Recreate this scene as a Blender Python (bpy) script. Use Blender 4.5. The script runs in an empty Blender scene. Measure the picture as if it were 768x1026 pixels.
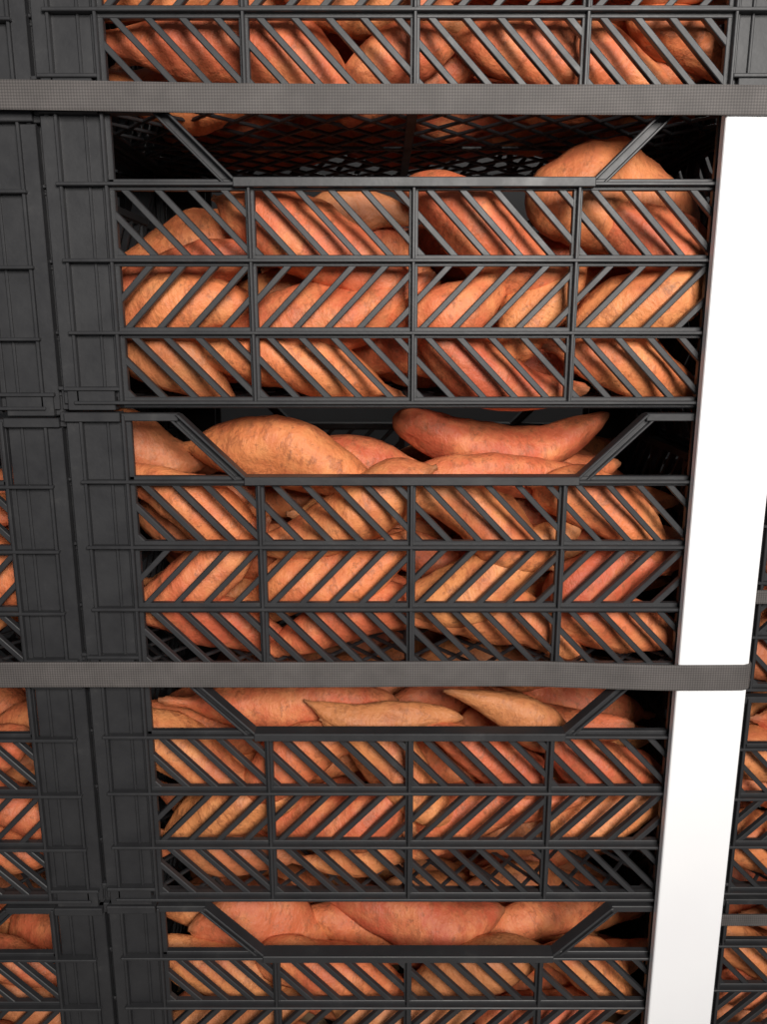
import bpy, bmesh, math, random
from mathutils import Vector, noise, Matrix, Euler

EYE = 1.06            # eye height above the floor
scene = bpy.context.scene
scene.view_settings.view_transform = "Standard"
COL = scene.collection

# ------------------------------------------------------------ materials
def new_mat(name):
    m = bpy.data.materials.new(name); m.use_nodes = True
    nt = m.node_tree
    return m, nt, nt.nodes["Principled BSDF"]

def N(nt, t, **kw):
    n = nt.nodes.new(t)
    for k, v in kw.items():
        setattr(n, k, v)
    return n

def ramp(nt, pts):
    r = nt.nodes.new("ShaderNodeValToRGB")
    e = r.color_ramp.elements
    while len(e) < len(pts): e.new(0.5)
    for i, (p, c) in enumerate(pts):
        e[i].position = p
        e[i].color = (c[0], c[1], c[2], 1) if hasattr(c, "__len__") else (c, c, c, 1)
    return r

def mix(nt, fac, a, b, mode="MIX"):
    m = nt.nodes.new("ShaderNodeMix"); m.data_type = "RGBA"; m.blend_type = mode
    for sock, val in ((m.inputs[0], fac), (m.inputs[6], a), (m.inputs[7], b)):
        if isinstance(val, bpy.types.NodeSocket): nt.links.new(val, sock)
        elif hasattr(val, "__len__"): sock.default_value = (*val, 1)
        else: sock.default_value = val
    return m.outputs[2]

def tex_noise(nt, scale, detail=4, rough=0.55, vec=None):
    n = nt.nodes.new("ShaderNodeTexNoise")
    n.inputs["Scale"].default_value = scale
    n.inputs["Detail"].default_value = detail
    n.inputs["Roughness"].default_value = rough
    if vec is None:
        tc = nt.nodes.new("ShaderNodeTexCoord"); vec = tc.outputs["Object"]
    nt.links.new(vec, n.inputs[0])
    return n.outputs[0]

def bump(nt, bsdf, h, strength, dist):
    b = nt.nodes.new("ShaderNodeBump")
    b.inputs["Strength"].default_value = strength
    b.inputs["Distance"].default_value = dist
    nt.links.new(h, b.inputs["Height"]); nt.links.new(b.outputs[0], bsdf.inputs["Normal"])

def mat_plastic():
    m, nt, b = new_mat("black_crate_plastic")
    n = tex_noise(nt, 22, 7, 0.7)
    r = ramp(nt, [(0.3, (0.020, 0.020, 0.022)), (0.60, (0.026, 0.026, 0.028)), (0.80, (0.050, 0.049, 0.048))])
    nt.links.new(n, r.inputs[0]); nt.links.new(r.outputs[0], b.inputs["Base Color"])
    rr = ramp(nt, [(0.3, 0.42), (0.75, 0.58)])
    nt.links.new(n, rr.inputs[0]); nt.links.new(rr.outputs[0], b.inputs["Roughness"])
    bump(nt, b, tex_noise(nt, 160, 3), 0.15, 0.001)
    return m

def mat_potato():
    m, nt, b = new_mat("sweet_potato_skin")
    at = N(nt, "ShaderNodeAttribute", attribute_name="pot")
    loc = N(nt, "ShaderNodeAttribute", attribute_name="loc").outputs["Vector"]
    sp = nt.nodes.new("ShaderNodeSeparateColor"); nt.links.new(at.outputs["Color"], sp.inputs[0])
    base = ramp(nt, [(0.0, (0.53, 0.110, 0.052)), (0.35, (0.64, 0.155, 0.066)), (0.7, (0.70, 0.205, 0.076)), (1.0, (0.69, 0.26, 0.092))])
    nt.links.new(sp.outputs[0], base.inputs[0])
    n1 = tex_noise(nt, 24, 6, 0.65)
    r1 = ramp(nt, [(0.44, 0), (0.74, 0.7)]); nt.links.new(n1, r1.inputs[0])
    c = mix(nt, r1.outputs[0], base.outputs[0], (0.82, 0.36, 0.14))
    n2 = tex_noise(nt, 15, 5, 0.65)
    r2 = ramp(nt, [(0.47, 0), (0.65, 0.65)]); nt.links.new(n2, r2.inputs[0])
    c = mix(nt, r2.outputs[0], c, (0.45, 0.09, 0.045))
    mp = nt.nodes.new("ShaderNodeMapping"); mp.inputs["Scale"].default_value = (9, 1.4, 1.4)
    nt.links.new(loc, mp.inputs[0])
    n5 = tex_noise(nt, 1.0, 4, 0.6, mp.outputs[0])
    r6 = ramp(nt, [(0.55, 0), (0.61, 0.55), (0.68, 0.1)]); nt.links.new(n5, r6.inputs[0])
    c = mix(nt, r6.outputs[0], c, (0.30, 0.09, 0.04))
    n3 = tex_noise(nt, 100, 5, 0.74)
    r3 = ramp(nt, [(0.56, 0), (0.68, 0.7)]); nt.links.new(n3, r3.inputs[0])
    c = mix(nt, r3.outputs[0], c, (0.25, 0.095, 0.045))
    # soil film
    n6 = tex_noise(nt, 34, 7, 0.75)
    r7 = ramp(nt, [(0.56, 0), (0.72, 0.5)]); nt.links.new(n6, r7.inputs[0])
    c = mix(nt, r7.outputs[0], c, (0.27, 0.13, 0.07))
    r4 = ramp(nt, [(0.30, 0), (0.95, 0.85)]); nt.links.new(sp.outputs[1], r4.inputs[0])
    c = mix(nt, r4.outputs[0], c, (0.24, 0.10, 0.045))
    r5 = ramp(nt, [(0.84, 0), (1.0, 0.7)]); nt.links.new(sp.outputs[2], r5.inputs[0])
    c = mix(nt, r5.outputs[0], c, (0.36, 0.15, 0.062))
    nt.links.new(c, b.inputs["Base Color"])
    b.inputs["Roughness"].default_value = 0.5
    b.inputs["Specular IOR Level"].default_value = 0.35
    a1 = N(nt, "ShaderNodeMath", operation="MULTIPLY"); nt.links.new(n5, a1.inputs[0]); a1.inputs[1].default_value = 0.9
    a2 = N(nt, "ShaderNodeMath", operation="ADD"); nt.links.new(a1.outputs[0], a2.inputs[0]); nt.links.new(tex_noise(nt, 45, 6, 0.68), a2.inputs[1])
    bump(nt, b, a2.outputs[0], 0.55, 0.006)
    return m

def mat_strap():
    m, nt, b = new_mat("black_webbing")
    tc = nt.nodes.new("ShaderNodeTexCoord")
    ch = nt.nodes.new("ShaderNodeTexChecker"); ch.inputs["Scale"].default_value = 560
    mp = nt.nodes.new("ShaderNodeMapping"); mp.inputs["Rotation"].default_value = (0, math.radians(45), 0)
    mp.inputs["Scale"].default_value = (1, 0.001, 1)
    nt.links.new(tc.outputs["Object"], mp.inputs[0]); nt.links.new(mp.outputs[0], ch.inputs[0])
    ch.inputs[1].default_value = (0.056, 0.050, 0.048, 1); ch.inputs[2].default_value = (0.098, 0.087, 0.083, 1)
    n = tex_noise(nt, 30, 5)
    r = ramp(nt, [(0.3, 0.8), (0.7, 1.2)]); nt.links.new(n, r.inputs[0])
    c = mix(nt, 1.0, ch.outputs[0], r.outputs[0], "MULTIPLY")
    nt.links.new(c, b.inputs["Base Color"])
    b.inputs["Roughness"].default_value = 0.7
    bump(nt, b, ch.outputs[1], 0.4, 0.0006)
    return m

def mat_simple(name, c1, c2, scale, rough, metallic=0):
    m, nt, b = new_mat(name)
    n = tex_noise(nt, scale, 5)
    r = ramp(nt, [(0.3, c1), (0.7, c2)]); nt.links.new(n, r.inputs[0])
    nt.links.new(r.outputs[0], b.inputs["Base Color"])
    b.inputs["Roughness"].default_value = rough
    b.inputs["Metallic"].default_value = metallic
    return m

M_PL, M_PO, M_ST = mat_plastic(), mat_potato(), mat_strap()
M_POST = mat_simple("white_painted_steel", (0.84, 0.84, 0.86), (0.90, 0.90, 0.91), 4, 0.4)
M_FLOOR = mat_simple("concrete_floor", (0.16, 0.15, 0.14), (0.24, 0.23, 0.22), 6, 0.8)
M_WALL = mat_simple("dark_wall_panel", (0.10, 0.10, 0.10), (0.14, 0.14, 0.14), 3, 0.8)
M_WOOD = mat_simple("pallet_wood", (0.25, 0.16, 0.09), (0.42, 0.29, 0.17), 12, 0.8)

# ------------------------------------------------------------ crate mesh
W, DEP = 0.676, 0.45
TOP, BOT = 0.0685, -0.2065
PW = 0.281            # half width of the lattice panel
ROWS = [0.0, -0.067, -0.133, -0.199]

class Builder:
    def __init__(s): s.bm = bmesh.new()
    def prism(s, poly, d0, d1, mp):
        a = [s.bm.verts.new(mp(u, w, d0)) for u, w in poly]
        b = [s.bm.verts.new(mp(u, w, d1)) for u, w in poly]
        n = len(poly)
        s.bm.faces.new(a); s.bm.faces.new(b[::-1])
        for i in range(n):
            s.bm.faces.new((a[i], b[i], b[(i+1) % n], a[(i+1) % n]))
    def rect(s, u0, u1, w0, w1, d0, d1, mp):
        s.prism([(u0, w0), (u1, w0), (u1, w1), (u0, w1)], d0, d1, mp)

def clip(poly, axis, val, keep_less):
    out = []
    for i in range(len(poly)):
        p, q = poly[i], poly[(i+1) % len(poly)]
        ip = (p[axis] <= val) if keep_less else (p[axis] >= val)
        iq = (q[axis] <= val) if keep_less else (q[axis] >= val)
        if ip: out.append(p)
        if ip != iq:
            t = (val-p[axis])/(q[axis]-p[axis])
            out.append((p[0]+(q[0]-p[0])*t, p[1]+(q[1]-p[1])*t))
    return out

def area(p):
    return abs(sum(p[i][0]*p[(i+1) % len(p)][1]-p[(i+1) % len(p)][0]*p[i][1] for i in range(len(p))))/2

def wall(B, half, cols, mp, ht, hb, colw):
    edges = [-half]+cols+[half]
    for i, z in enumerate(ROWS):
        hh = 0.0050 if i in (0, 3) else 0.0052
        B.rect(-half, half, z-hh, z+hh, 0.0, 0.0075, mp)
        B.rect(-half-colw*0.80, half+colw*0.80, z-0.0016, z+0.0016, -0.007, 0.002, mp)
    B.rect(-hb-0.004, hb+0.004, -0.003, 0.0055, -0.009, 0.010, mp)
    B.rect(-half, half, BOT+0.0015, -0.2005, 0.002, 0.006, mp)
    for i, u in enumerate(edges):
        inner = 0 < i < len(edges)-1
        hw = 0.0044 if inner else 0.0055
        B.rect(u-hw, u+hw, ROWS[3], ROWS[0], 0.0003, 0.0078, mp)
        B.rect(u-0.0015, u+0.0015, ROWS[3], ROWS[0] if inner else TOP-0.003, -0.0062, 0.002, mp)
    for r in range(3):
        zt, zb = ROWS[r]-0.004, ROWS[r+1]+0.004
        for c in range(len(edges)-1):
            u0, u1 = edges[c]+0.003, edges[c+1]-0.003
            sh = 0.056 if r != 1 else -0.056
            sp, wd = 0.0305, 0.0078
            k = edges[c]-math.floor(0.4/sp)*sp + (0.010 if r != 1 else 0.0)
            while k < u1+0.06:
                poly = [(k, zt), (k+wd, zt), (k+wd+sh, zb), (k+sh, zb)]
                poly = clip(poly, 0, u0, False)
                if len(poly) > 2: poly = clip(poly, 0, u1, True)
                if len(poly) > 2 and area(poly) > 2e-5:
                    B.prism(poly, 0.0006, 0.0080, mp)
                k += sp
    for sg in (-1, 1):
        t, b = ht*sg, hb*sg
        w = 0.0105*sg
        B.prism([(t, TOP-0.002), (t+w*1.3, TOP-0.002), (b+w*1.3, 0.0), (b, 0.0)], 0.002, 0.007, mp)
        for o in (0.0, 0.0125):
            t2, b2 = t+o*sg, b+o*sg
            B.prism([(t2-0.0012*sg, TOP-0.002), (t2+0.0024*sg, TOP-0.002), (b2+0.0024*sg, 0.001), (b2-0.0012*sg, 0.001)], -0.007 if o == 0 else -0.003, 0.009, mp)
        lo, hi = sorted((t, sg*(half+0.002)))
        B.rect(lo, hi, TOP-0.0085, TOP-0.001, -0.004, 0.008, mp)
        B.rect(*sorted((sg*half-0.006*sg, sg*half+0.002*sg)), 0.0, TOP-0.002, 0.0, 0.006, mp)
    for sg in (-1, 1):
        a, b = sg*(half+0.003), sg*(half+colw)
        lo, hi = sorted((a, b))
        B.rect(lo, hi, BOT+0.012, TOP-0.004, 0.003, 0.0075, mp)
        for off, pr in ((0.30, 0.0005), (0.74, -0.004)):
            u = sg*(half+colw*off)
            B.rect(u-0.0014, u+0.0014, ROWS[3]-0.002, TOP-0.006, pr, 0.005, mp)
        lo2, hi2 = sorted((sg*(half+colw*0.76), b))
        B.rect(lo2, hi2, BOT+0.006, TOP-0.010, -0.0005, 0.006, mp)
        B.rect(lo, hi, TOP-0.009, TOP, -0.006, 0.010, mp)
        B.rect(*sorted((sg*(half+colw*0.12), sg*(half+colw*0.92))), BOT, BOT+0.022, -0.004, 0.010, mp)
        B.rect(*sorted((sg*(half+colw*0.02), sg*(half+colw*0.96))), BOT+0.019, BOT+0.0225, -0.0065, 0.008, mp)

def crate_mesh():
    B = Builder()
    fr = lambda u, w, d: (u, d, w)
    bk = lambda u, w, d: (-u, DEP-d, w)
    lf = lambda u, w, d: (-W/2+0.0002+d, DEP/2-u, w)
    rt = lambda u, w, d: (W/2-0.0002-d, DEP/2+u, w)
    wall(B, PW, [-0.1515, 0.0, 0.1515], fr, 0.228, 0.161, 0.057)
    wall(B, PW, [-0.1515, 0.0, 0.1515], bk, 0.228, 0.161, 0.057)
    wall(B, 0.180, [-0.06, 0.06], lf, 0.125, 0.07, 0.045)
    wall(B, 0.180, [-0.06, 0.06], rt, 0.125, 0.07, 0.045)
    z0, z1 = -0.2030, -0.1998
    fl = lambda u, w, d: (u, w, d)
    X0, X1, Y0, Y1 = -W/2+0.008, W/2-0.008, 0.008, DEP-0.008
    for (a, b, c, d) in ((X0, X1, Y0, Y0+0.012), (X0, X1, Y1-0.012, Y1), (X0, X0+0.014, Y0, Y1), (X1-0.014, X1, Y0, Y1),
                         (X0, X1, 0.221, 0.229), (-0.005, 0.005, Y0, Y1)):
        B.rect(a, b, c, d, z0-0.0003, z1+0.0003, fl)
    L = Y1-Y0
    for sg in (-1, 1):
        k = X0-L*1.3
        while k < X1+L*1.3:
            poly = [(k, Y0), (k+0.0055, Y0), (k+0.0055+sg*L*0.8, Y1), (k+sg*L*0.8, Y1)]
            poly = clip(poly, 0, X0, False)
            if len(poly) > 2: poly = clip(poly, 0, X1, True)
            if len(poly) > 2: B.prism(poly, z0+0.0002*sg, z1+0.0002*sg, fl)
            k += 0.046
    bmesh.ops.recalc_face_normals(B.bm, faces=B.bm.faces)
    me = bpy.data.meshes.new("plastic_crate_mesh")
    B.bm.to_mesh(me); B.bm.free()
    me.materials.append(M_PL)
    return me

CM = crate_mesh()
def crate(cx, y0, rim):
    o = bpy.data.objects.new("plastic_crate", CM)
    o.location = (cx, y0, rim+EYE)
    COL.objects.link(o)
    bv = o.modifiers.new("bevel", "BEVEL"); bv.width = 0.0007; bv.segments = 1; bv.limit_method = "ANGLE"
    return o

# ------------------------------------------------------------ sweet potatoes
class Pile:
    def __init__(s): s.v = []; s.f = []; s.c = []; s.l = []
    def potato(s, c, L, R, tilt, yaw, seed, p=None, tail=None, col=None):
        rnd = random.Random(seed)
        NR, NS = 34, 20
        if p is None: p = rnd.choice((rnd.uniform(0.65, 0.85), rnd.uniform(0.9, 1.15), rnd.uniform(1.2, 1.6)))
        pw = rnd.uniform(0.52, 0.85)
        if tail is None: tail = rnd.uniform(0.0, 0.10)
        bend = rnd.uniform(0.02, 0.16)*L
        bend2 = rnd.uniform(-0.05, 0.05)*L
        fl = rnd.uniform(0.84, 1.0)
        off = Vector((rnd.uniform(-50, 50), rnd.uniform(-50, 50), rnd.uniform(-50, 50)))
        rot = Matrix.Rotation(math.radians(yaw), 3, "Z") @ Matrix.Rotation(math.radians(-tilt), 3, "Y") @ Matrix.Rotation(rnd.uniform(-0.6, 0.6), 3, "X")
        L2 = L*1.08
        bd = rnd.choice((0, math.pi))+rnd.uniform(-0.5, 0.5)+math.pi/2
        c = Vector(c); base = len(s.v)
        rc = (rnd.random(), 0, rnd.random())
        if col: rc = (col[0], 0, col[1])
        def put(t, a, rad):
            bo = bend*(math.sin(math.pi*t)-0.6)+bend2*math.sin(2*math.pi*t)
            q = Vector(((t-0.5)*L2, math.cos(a)*rad*fl+bo*math.cos(bd), math.sin(a)*rad+bo*math.sin(bd)))
            s.v.append(tuple(c+rot@q))
            e = abs(t-0.5)*2
            s.c.append((rc[0], max(0, (e-0.80)/0.20), rc[2], 1))
            s.l.append((t*L*10+off.x, math.cos(a)+off.y, math.sin(a)+off.z, 1))
        put(0, 0, 0)
        for i in range(1, NR):
            t = 0.5-0.5*math.cos(math.pi*i/NR)
            tb = min(1, max(0, (t-tail)/(1-tail))) if p < 1.2 else min(1, t/(1-tail))
            tt = tb**p
            rad0 = R*max(0, math.sin(math.pi*tt))**pw
            mn = (0.16 if 0.03 < t < 0.97 else 0.09)*R
            rad0 = math.sqrt(rad0*rad0+mn*mn)
            for j in range(NS):
                a = 2*math.pi*j/NS
                cs, sn = math.cos(a), math.sin(a)
                m = 1+0.34*noise.noise(Vector((t*L*14, cs*0.7, sn*0.7))+off)+0.12*noise.noise(Vector((t*L*45, cs*1.1, sn*1.1))+off*2)+0.04*noise.noise(Vector((t*L*130, cs*1.6, sn*1.6))+off)
                put(t, a, rad0*m)
        put(1, 0, 0)
        last = len(s.v)-1
        for j in range(NS):
            s.f.append((base, base+1+(j+1) % NS, base+1+j))
            s.f.append((last, last-NS+j, last-NS+(j+1) % NS))
        for i in range(NR-2):
            r0 = base+1+i*NS
            for j in range(NS):
                k = (j+1) % NS
                s.f.append((r0+j, r0+k, r0+NS+k, r0+NS+j))
    def done(s):
        me = bpy.data.meshes.new("sweet_potatoes"); me.from_pydata([(x, y, z+EYE) for x, y, z in s.v], [], s.f)
        for nm, dat in (("pot", s.c), ("loc", s.l)):
            at = me.color_attributes.new(nm, "FLOAT_COLOR", "POINT")
            at.data.foreach_set("color", [q for c in dat for q in c])
        me.polygons.foreach_set("use_smooth", [True]*len(me.polygons))
        me.materials.append(M_PO); me.update()
        o = bpy.data.objects.new("sweet_potato_pile", me); COL.objects.link(o)
        return o

def fill(P, cx, y0, rim, seed, ys, levels, front=False, cap=None):
    rnd = random.Random(seed)
    zf = rim-0.199
    for k in range(levels):
        for iy, y in enumerate(ys):
            shift = (0.05 if (k+iy) % 2 else -0.05)
            for x in (-0.205, -0.0, 0.205):
                X = x+shift+rnd.uniform(-0.02, 0.02)
                L = rnd.uniform(0.15, 0.24); R = rnd.uniform(0.027, 0.039)
                X = max(-0.32+L/2, min(0.32-L/2, X))
                Z = zf+0.036+k*0.055+rnd.uniform(-0.005, 0.008)
                if cap and Z > rim+cap(X, y): continue
                yw = rnd.uniform(-7, 7) if (front and iy == 0) else rnd.uniform(-24, 24)
                tl = rnd.uniform(-20, 20) if k else rnd.uniform(-3, 3)
                P.potato((cx+X, y0+y+rnd.uniform(-0.003, 0.003), Z), L, R, tl, yw, rnd.random())

CX = 0.028
RIMS = [0.401, 0.1249, -0.1521, -0.4285, -0.7046]
for r in RIMS: crate(CX, 0, r)
BACK = [0.115, 0.178, 0.24, 0.302, 0.364, 0.41]
ALLY = [0.050]+BACK

# (x, y, z, length, radius, tilt, yaw)
FR = {
1: [(-.150,.052,.248,.26,.036,-12,3),(.165,.052,.246,.21,.036,-14,-4),(.01,.052,.243,.13,.026,20,0),(-.24,.055,.295,.17,.030,12,2),
    (-.02,.054,.300,.19,.031,-20,0),(.28,.055,.262,.12,.026,-30,0),(.13,.057,.318,.20,.030,14,2),(-.19,.055,.345,.2,.03,16,0),(.25,.055,.33,.16,.03,-16,0),(.03,.055,.36,.2,.03,10,0)],
2: [(.236,.085,.118,.17,.052,-10,4),(.100,.056,.082,.18,.037,-30,-4),(-.060,.054,.072,.22,.037,-26,3),(-.050,.090,.094,.16,.028,18,0),
    (-.200,.056,.050,.17,.029,14,0),(-.205,.049,.010,.17,.033,12,0),(-.060,.049,.010,.22,.035,16,0),(.065,.048,.018,.14,.031,24,0),
    (.155,.052,.012,.13,.031,52,0),(.258,.049,.020,.16,.034,26,0),(-.222,.048,-.040,.15,.030,-24,0),(-.100,.048,-.040,.24,.034,-10,0),
    (.110,.048,-.040,.19,.034,-24,0),(.245,.048,-.042,.16,.032,-16,0),(.268,.056,.076,.18,.035,-40,0)],
3: [(-.252,.090,-.132,.13,.029,-14,12),(-.112,.078,-.144,.225,.038,-12,-5),(-.010,.115,-.156,.14,.030,-16,8),(.132,.115,-.124,.225,.031,2,0),
    (.110,.070,-.163,.21,.025,6,5),(.205,.14,-.156,.13,.026,-10,0),
    (-.200,.050,-.192,.18,.033,-30,0),(-.050,.050,-.200,.22,.036,20,0),(.091,.050,-.200,.20,.035,-24,0),(.238,.050,-.202,.18,.033,-32,0),
    (-.205,.049,-.262,.19,.034,26,0),(-.064,.049,-.264,.20,.035,22,0),(.114,.049,-.264,.21,.035,24,0),(.252,.049,-.262,.16,.032,18,0),
    (-.195,.048,-.318,.20,.032,-10,0),(-.040,.048,-.319,.20,.033,12,0),(.118,.048,-.318,.21,.033,-14,0),(.255,.048,-.320,.15,.031,-10,0)],
4: [(-.122,.092,-.436,.26,.036,-3,5),(.000,.054,-.434,.17,.021,-8,2),(.150,.057,-.437,.165,.026,-24,0),(.13,.17,-.425,.22,.028,2,0),
    (-.215,.050,-.485,.20,.034,-24,0),(-.090,.050,-.485,.17,.033,20,0),(.015,.050,-.497,.20,.034,-38,0),(.125,.050,-.490,.20,.034,-32,0),(.255,.050,-.492,.16,.033,-26,0),
    (-.190,.049,-.558,.18,.033,26,0),(-.052,.049,-.556,.19,.035,16,0),(.120,.049,-.555,.21,.034,22,0),(.262,.049,-.552,.15,.030,18,0),
    (-.185,.048,-.598,.16,.028,-12,0),(-.02,.048,-.601,.18,.027,10,0)],
5: [(-.150,.085,-.732,.17,.042,-16,10),(.035,.100,-.730,.22,.041,-4,-3),(.195,.15,-.738,.17,.034,-14,0),
    (-.205,.049,-.765,.18,.032,-24,0),(-.055,.049,-.772,.20,.033,-20,0),(.105,.049,-.770,.20,.033,20,0),(.250,.049,-.770,.16,.030,-26,0),
    (-.18,.048,-.83,.19,.031,9,0),(.02,.048,-.83,.19,.031,-8,0),(.21,.048,-.83,.19,.031,9,0),(-.17,.048,-.873,.19,.029,0,0),(.03,.048,-.873,.19,.029,0,0),(.22,.048,-.873,.18,.029,0,0)],
}
# asymmetric shapes / colours for the recognisable ones: (crate, index) -> (p, tail, colour)
SHAPE = {(4, 2): (1.35, 0.0, (0.9, 0.93)), (4, 1): (0.9, 0.05, (0.9, 0.94)), (4, 0): (1.0, 0.12, (0.2, 0.2)), (3, 1): (0.95, 0.08, (0.8, 0.2)),
         (3, 3): (0.75, 0.0, (0.15, 0.2)), (3, 2): (1.0, 0.0, (0.1, 0.2)), (3, 4): (1.0, 0.0, (0.3, 0.2)), (2, 0): (0.8, 0.0, (0.75, 0.88)), (2, 1): (1.0, 0.0, (0.3, 0.2)),
         (5, 1): (1.3, 0.0, (0.0, 0.2)), (5, 0): (1.0, 0.0, (0.4, 0.86)), (3, 0): (0.7, 0.0, (0.4, 0.95))}
CAPS = {1: None, 2: lambda x, y: -0.03 if x < -0.1 else -0.01, 3: lambda x, y: -0.02, 4: lambda x, y: -0.045, 5: lambda x, y: -0.045}
for i, r in enumerate(RIMS, 1):
    P = Pile()
    for j, (x, y, z, L, R, t, yw) in enumerate(FR[i]):
        p, tail, col = SHAPE.get((i, j), (None, None, None))
        P.potato((x, y, z), L, R, t, yw, i*100+j, p, tail, col)
    fill(P, CX, 0, r, 10+i, BACK, 4, False, CAPS[i])
    P.done()

LX = -0.655
for i, r in enumerate(RIMS):
    crate(LX, 0.004, r-0.006)
    P = Pile(); fill(P, LX, 0.004, r-0.006, 40+i, ALLY[:4], 3, True); P.done()
RX = 0.372+0.338+0.004
for i, r in enumerate(RIMS):
    crate(RX, 0.10, r-0.07)
    P = Pile(); fill(P, RX, 0.10, r-0.07, 60+i, ALLY[:4], 4, True); P.done()

# ------------------------------------------------------------ straps
def strap(name, path, h, th=0.0024):
    bm = bmesh.new(); rings = []
    pts = [Vector(p) for p in path]
    for i, p in enumerate(pts):
        a = pts[max(i-1, 0)]; b = pts[min(i+1, len(pts)-1)]
        t = (b-a); t.z = 0; t.normalize()
        n = Vector((t.y, -t.x, 0))
        prof = [(-th/2, -h/2), (th/2*0.6, -h/2), (th/2, -h/2+0.0015), (th/2, h/2-0.0015), (th/2*0.6, h/2), (-th/2, h/2)]
        rings.append([bm.verts.new(p+n*u+Vector((0, 0, w+EYE))) for u, w in prof])
    m = len(rings[0])
    for i in range(len(rings)-1):
        for j in range(m):
            bm.faces.new((rings[i][j], rings[i][(j+1) % m], rings[i+1][(j+1) % m], rings[i+1][j]))
    bm.faces.new(rings[0][::-1]); bm.faces.new(rings[-1])
    bmesh.ops.recalc_face_normals(bm, faces=bm.faces)
    me = bpy.data.meshes.new(name); bm.to_mesh(me); bm.free(); me.materials.append(M_ST)
    o = bpy.data.objects.new(name, me); COL.objects.link(o)

def strap_path(zl, zr, xend):
    out = []
    n = 60
    for i in range(n+1):
        x = -1.02+i*(xend-0.008+1.02)/n
        y = -0.0135-0.0005*math.sin(x*9)
        y -= 0.0095*max(0, min(1, (x-0.15)/0.14))
        out.append((x, y, zl+(zr-zl)*(x+1.02)/1.4+0.0006*math.sin(x*14)))
    for x, y in ((xend-0.003, -0.0215), (xend, -0.018), (xend+0.001, -0.012), (xend+0.001, 0.03), (xend+.001, 0.07)):
        out.append((x, y, zr))
    return out
strap("ratchet_strap", strap_path(0.2030, 0.1905, 0.3835), 0.0245)
strap("ratchet_strap", strap_path(-0.3555, -0.3515, 0.3755), 0.0275)
strap("ratchet_strap", [(0.39, 0.084, -0.727), (0.7, 0.084, -0.727), (1.04, 0.084, -0.727)], 0.016)
strap("ratchet_strap", [(0.39, 0.084, -0.302), (0.7, 0.084, -0.302), (1.04, 0.084, -0.302)], 0.016)

# ------------------------------------------------------------ white post (shallow C channel)
def post():
    bm = bmesh.new()
    x0, x1, yf, yb, t = 0.3015, 0.3735, -0.0205, -0.0095, 0.002
    prof = [(x0, yb), (x0, yf+0.002), (x0+0.0007, yf+0.0006), (x0+0.002, yf), (x1-0.002, yf), (x1-0.0007, yf+0.0006), (x1, yf+0.002), (x1, yb),
            (x1-t, yb), (x1-t, yf+t), (x0+t, yf+t), (x0+t, yb)]
    z0, z1 = -EYE+0.006, 0.188
    a = [bm.verts.new((x, y, z0+EYE)) for x, y in prof]
    b = [bm.verts.new((x, y, z1+EYE)) for x, y in prof]
    n = len(prof)
    for i in range(n): bm.faces.new((a[i], a[(i+1) % n], b[(i+1) % n], b[i]))
    bm.faces.new(a[::-1]); bm.faces.new(b)
    bmesh.ops.create_cube(bm, size=1, matrix=Matrix.Translation((0.3358, -0.054, 0.003)) @ Matrix.Diagonal((0.12, 0.09, 0.006, 1)))
    bmesh.ops.recalc_face_normals(bm, faces=bm.faces)
    me = bpy.data.meshes.new("rack_post"); bm.to_mesh(me); bm.free(); me.materials.append(M_POST)
    o = bpy.data.objects.new("rack_post", me); COL.objects.link(o)
post()

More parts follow.
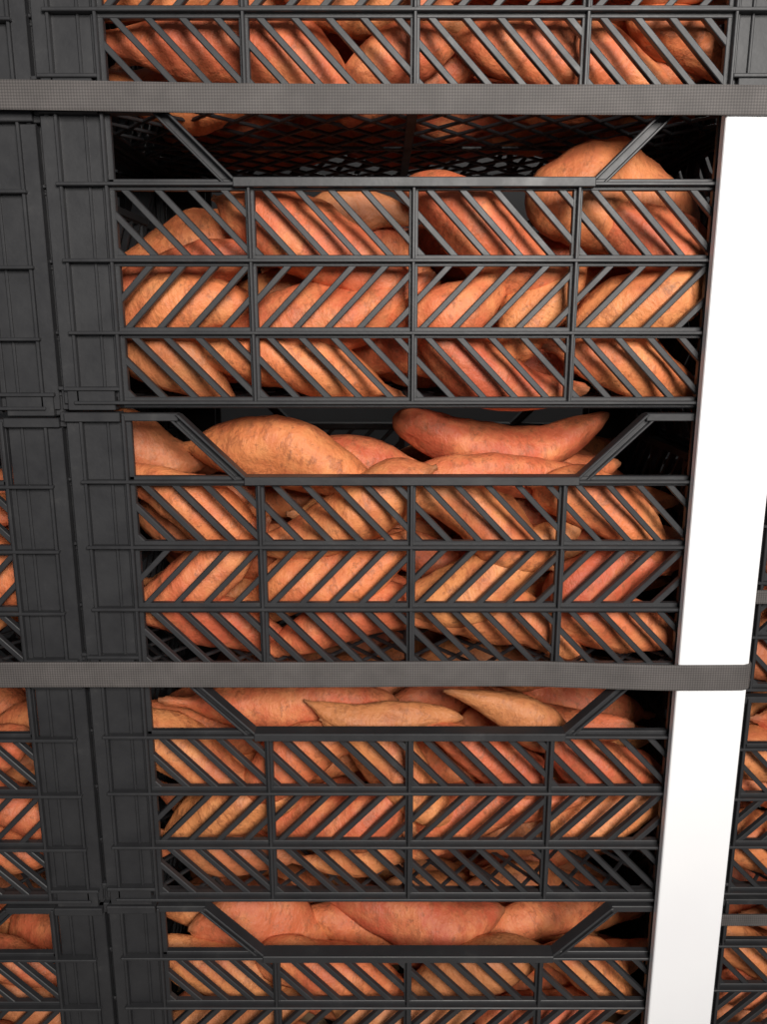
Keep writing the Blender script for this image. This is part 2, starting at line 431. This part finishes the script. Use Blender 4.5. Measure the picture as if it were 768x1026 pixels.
# ------------------------------------------------------------ pallets
def pallet(cx, y0, top):
    bm = bmesh.new()
    def box(x0, x1, ya, yb, z0, z1):
        bmesh.ops.create_cube(bm, size=1, matrix=Matrix.Translation(((x0+x1)/2, (ya+yb)/2, (z0+z1)/2)) @ Matrix.Diagonal((x1-x0, yb-ya, z1-z0, 1)))
    x0, x1 = cx-0.335, cx+0.335
    for i in range(5):
        a = y0+i*0.095
        box(x0, x1, a, a+0.07, top-0.02, top)
    for x in (x0, cx-0.05, x1-0.10):
        box(x, x+0.10, y0, y0+0.45, 0.0, top-0.02)
    me = bpy.data.meshes.new("wooden_pallet"); bm.to_mesh(me); bm.free(); me.materials.append(M_WOOD)
    o = bpy.data.objects.new("wooden_pallet", me); COL.objects.link(o)
bz = RIMS[-1]+BOT+EYE
pallet(CX, 0.0, bz); pallet(LX, 0.004, bz-0.006); pallet(RX, 0.10, bz-0.07)

def plane(name, co, mat):
    me = bpy.data.meshes.new(name); me.from_pydata(co, [], [(0, 1, 2, 3)]); me.materials.append(mat)
    o = bpy.data.objects.new(name, me); COL.objects.link(o)
plane("floor", [(-4, -4, 0), (4, -4, 0), (4, 1.1, 0), (-4, 1.1, 0)], M_FLOOR)
plane("wall_back", [(-4, 1.1, 0), (4, 1.1, 0), (4, 1.1, 2.6), (-4, 1.1, 2.6)], M_WALL)

# ------------------------------------------------------------ light
w = bpy.data.worlds.new("World"); scene.world = w; w.use_nodes = True
bg = w.node_tree.nodes["Background"]; bg.inputs[0].default_value = (0.88, 0.93, 1.0, 1); bg.inputs[1].default_value = 0.16

def area_light(name, loc, target, size, power, color):
    l = bpy.data.lights.new(name, "AREA"); l.energy = power; l.size = size; l.color = color
    o = bpy.data.objects.new(name, l); o.location = loc
    o.rotation_euler = (Vector(target)-Vector(loc)).to_track_quat("-Z", "Y").to_euler()
    COL.objects.link(o)
area_light("front_key_light", (0.40, -1.6, EYE+0.50), (0.08, 0, EYE-0.22), 0.55, 47, (1.0, 0.96, 0.91))  # area light added above and behind the camera for flash-like frontal light
area_light("rear_area_light", (0.3, 0.95, EYE+0.9), (0.2, 0.3, EYE-0.2), 0.5, 6, (1.0, 0.97, 0.93))  # unseen area light above and behind the stacks, aimed at their backs

# ------------------------------------------------------------ camera
cd = bpy.data.cameras.new("camera"); cam = bpy.data.objects.new("camera", cd); COL.objects.link(cam)
cd.sensor_fit = "VERTICAL"; cd.sensor_height = 36; cd.lens = 820/1026*36
cd.clip_start = 0.01
cam.location = (0, -0.8, EYE)
cam.rotation_euler = (math.radians(90-12.93), 0, 0)
scene.camera = cam
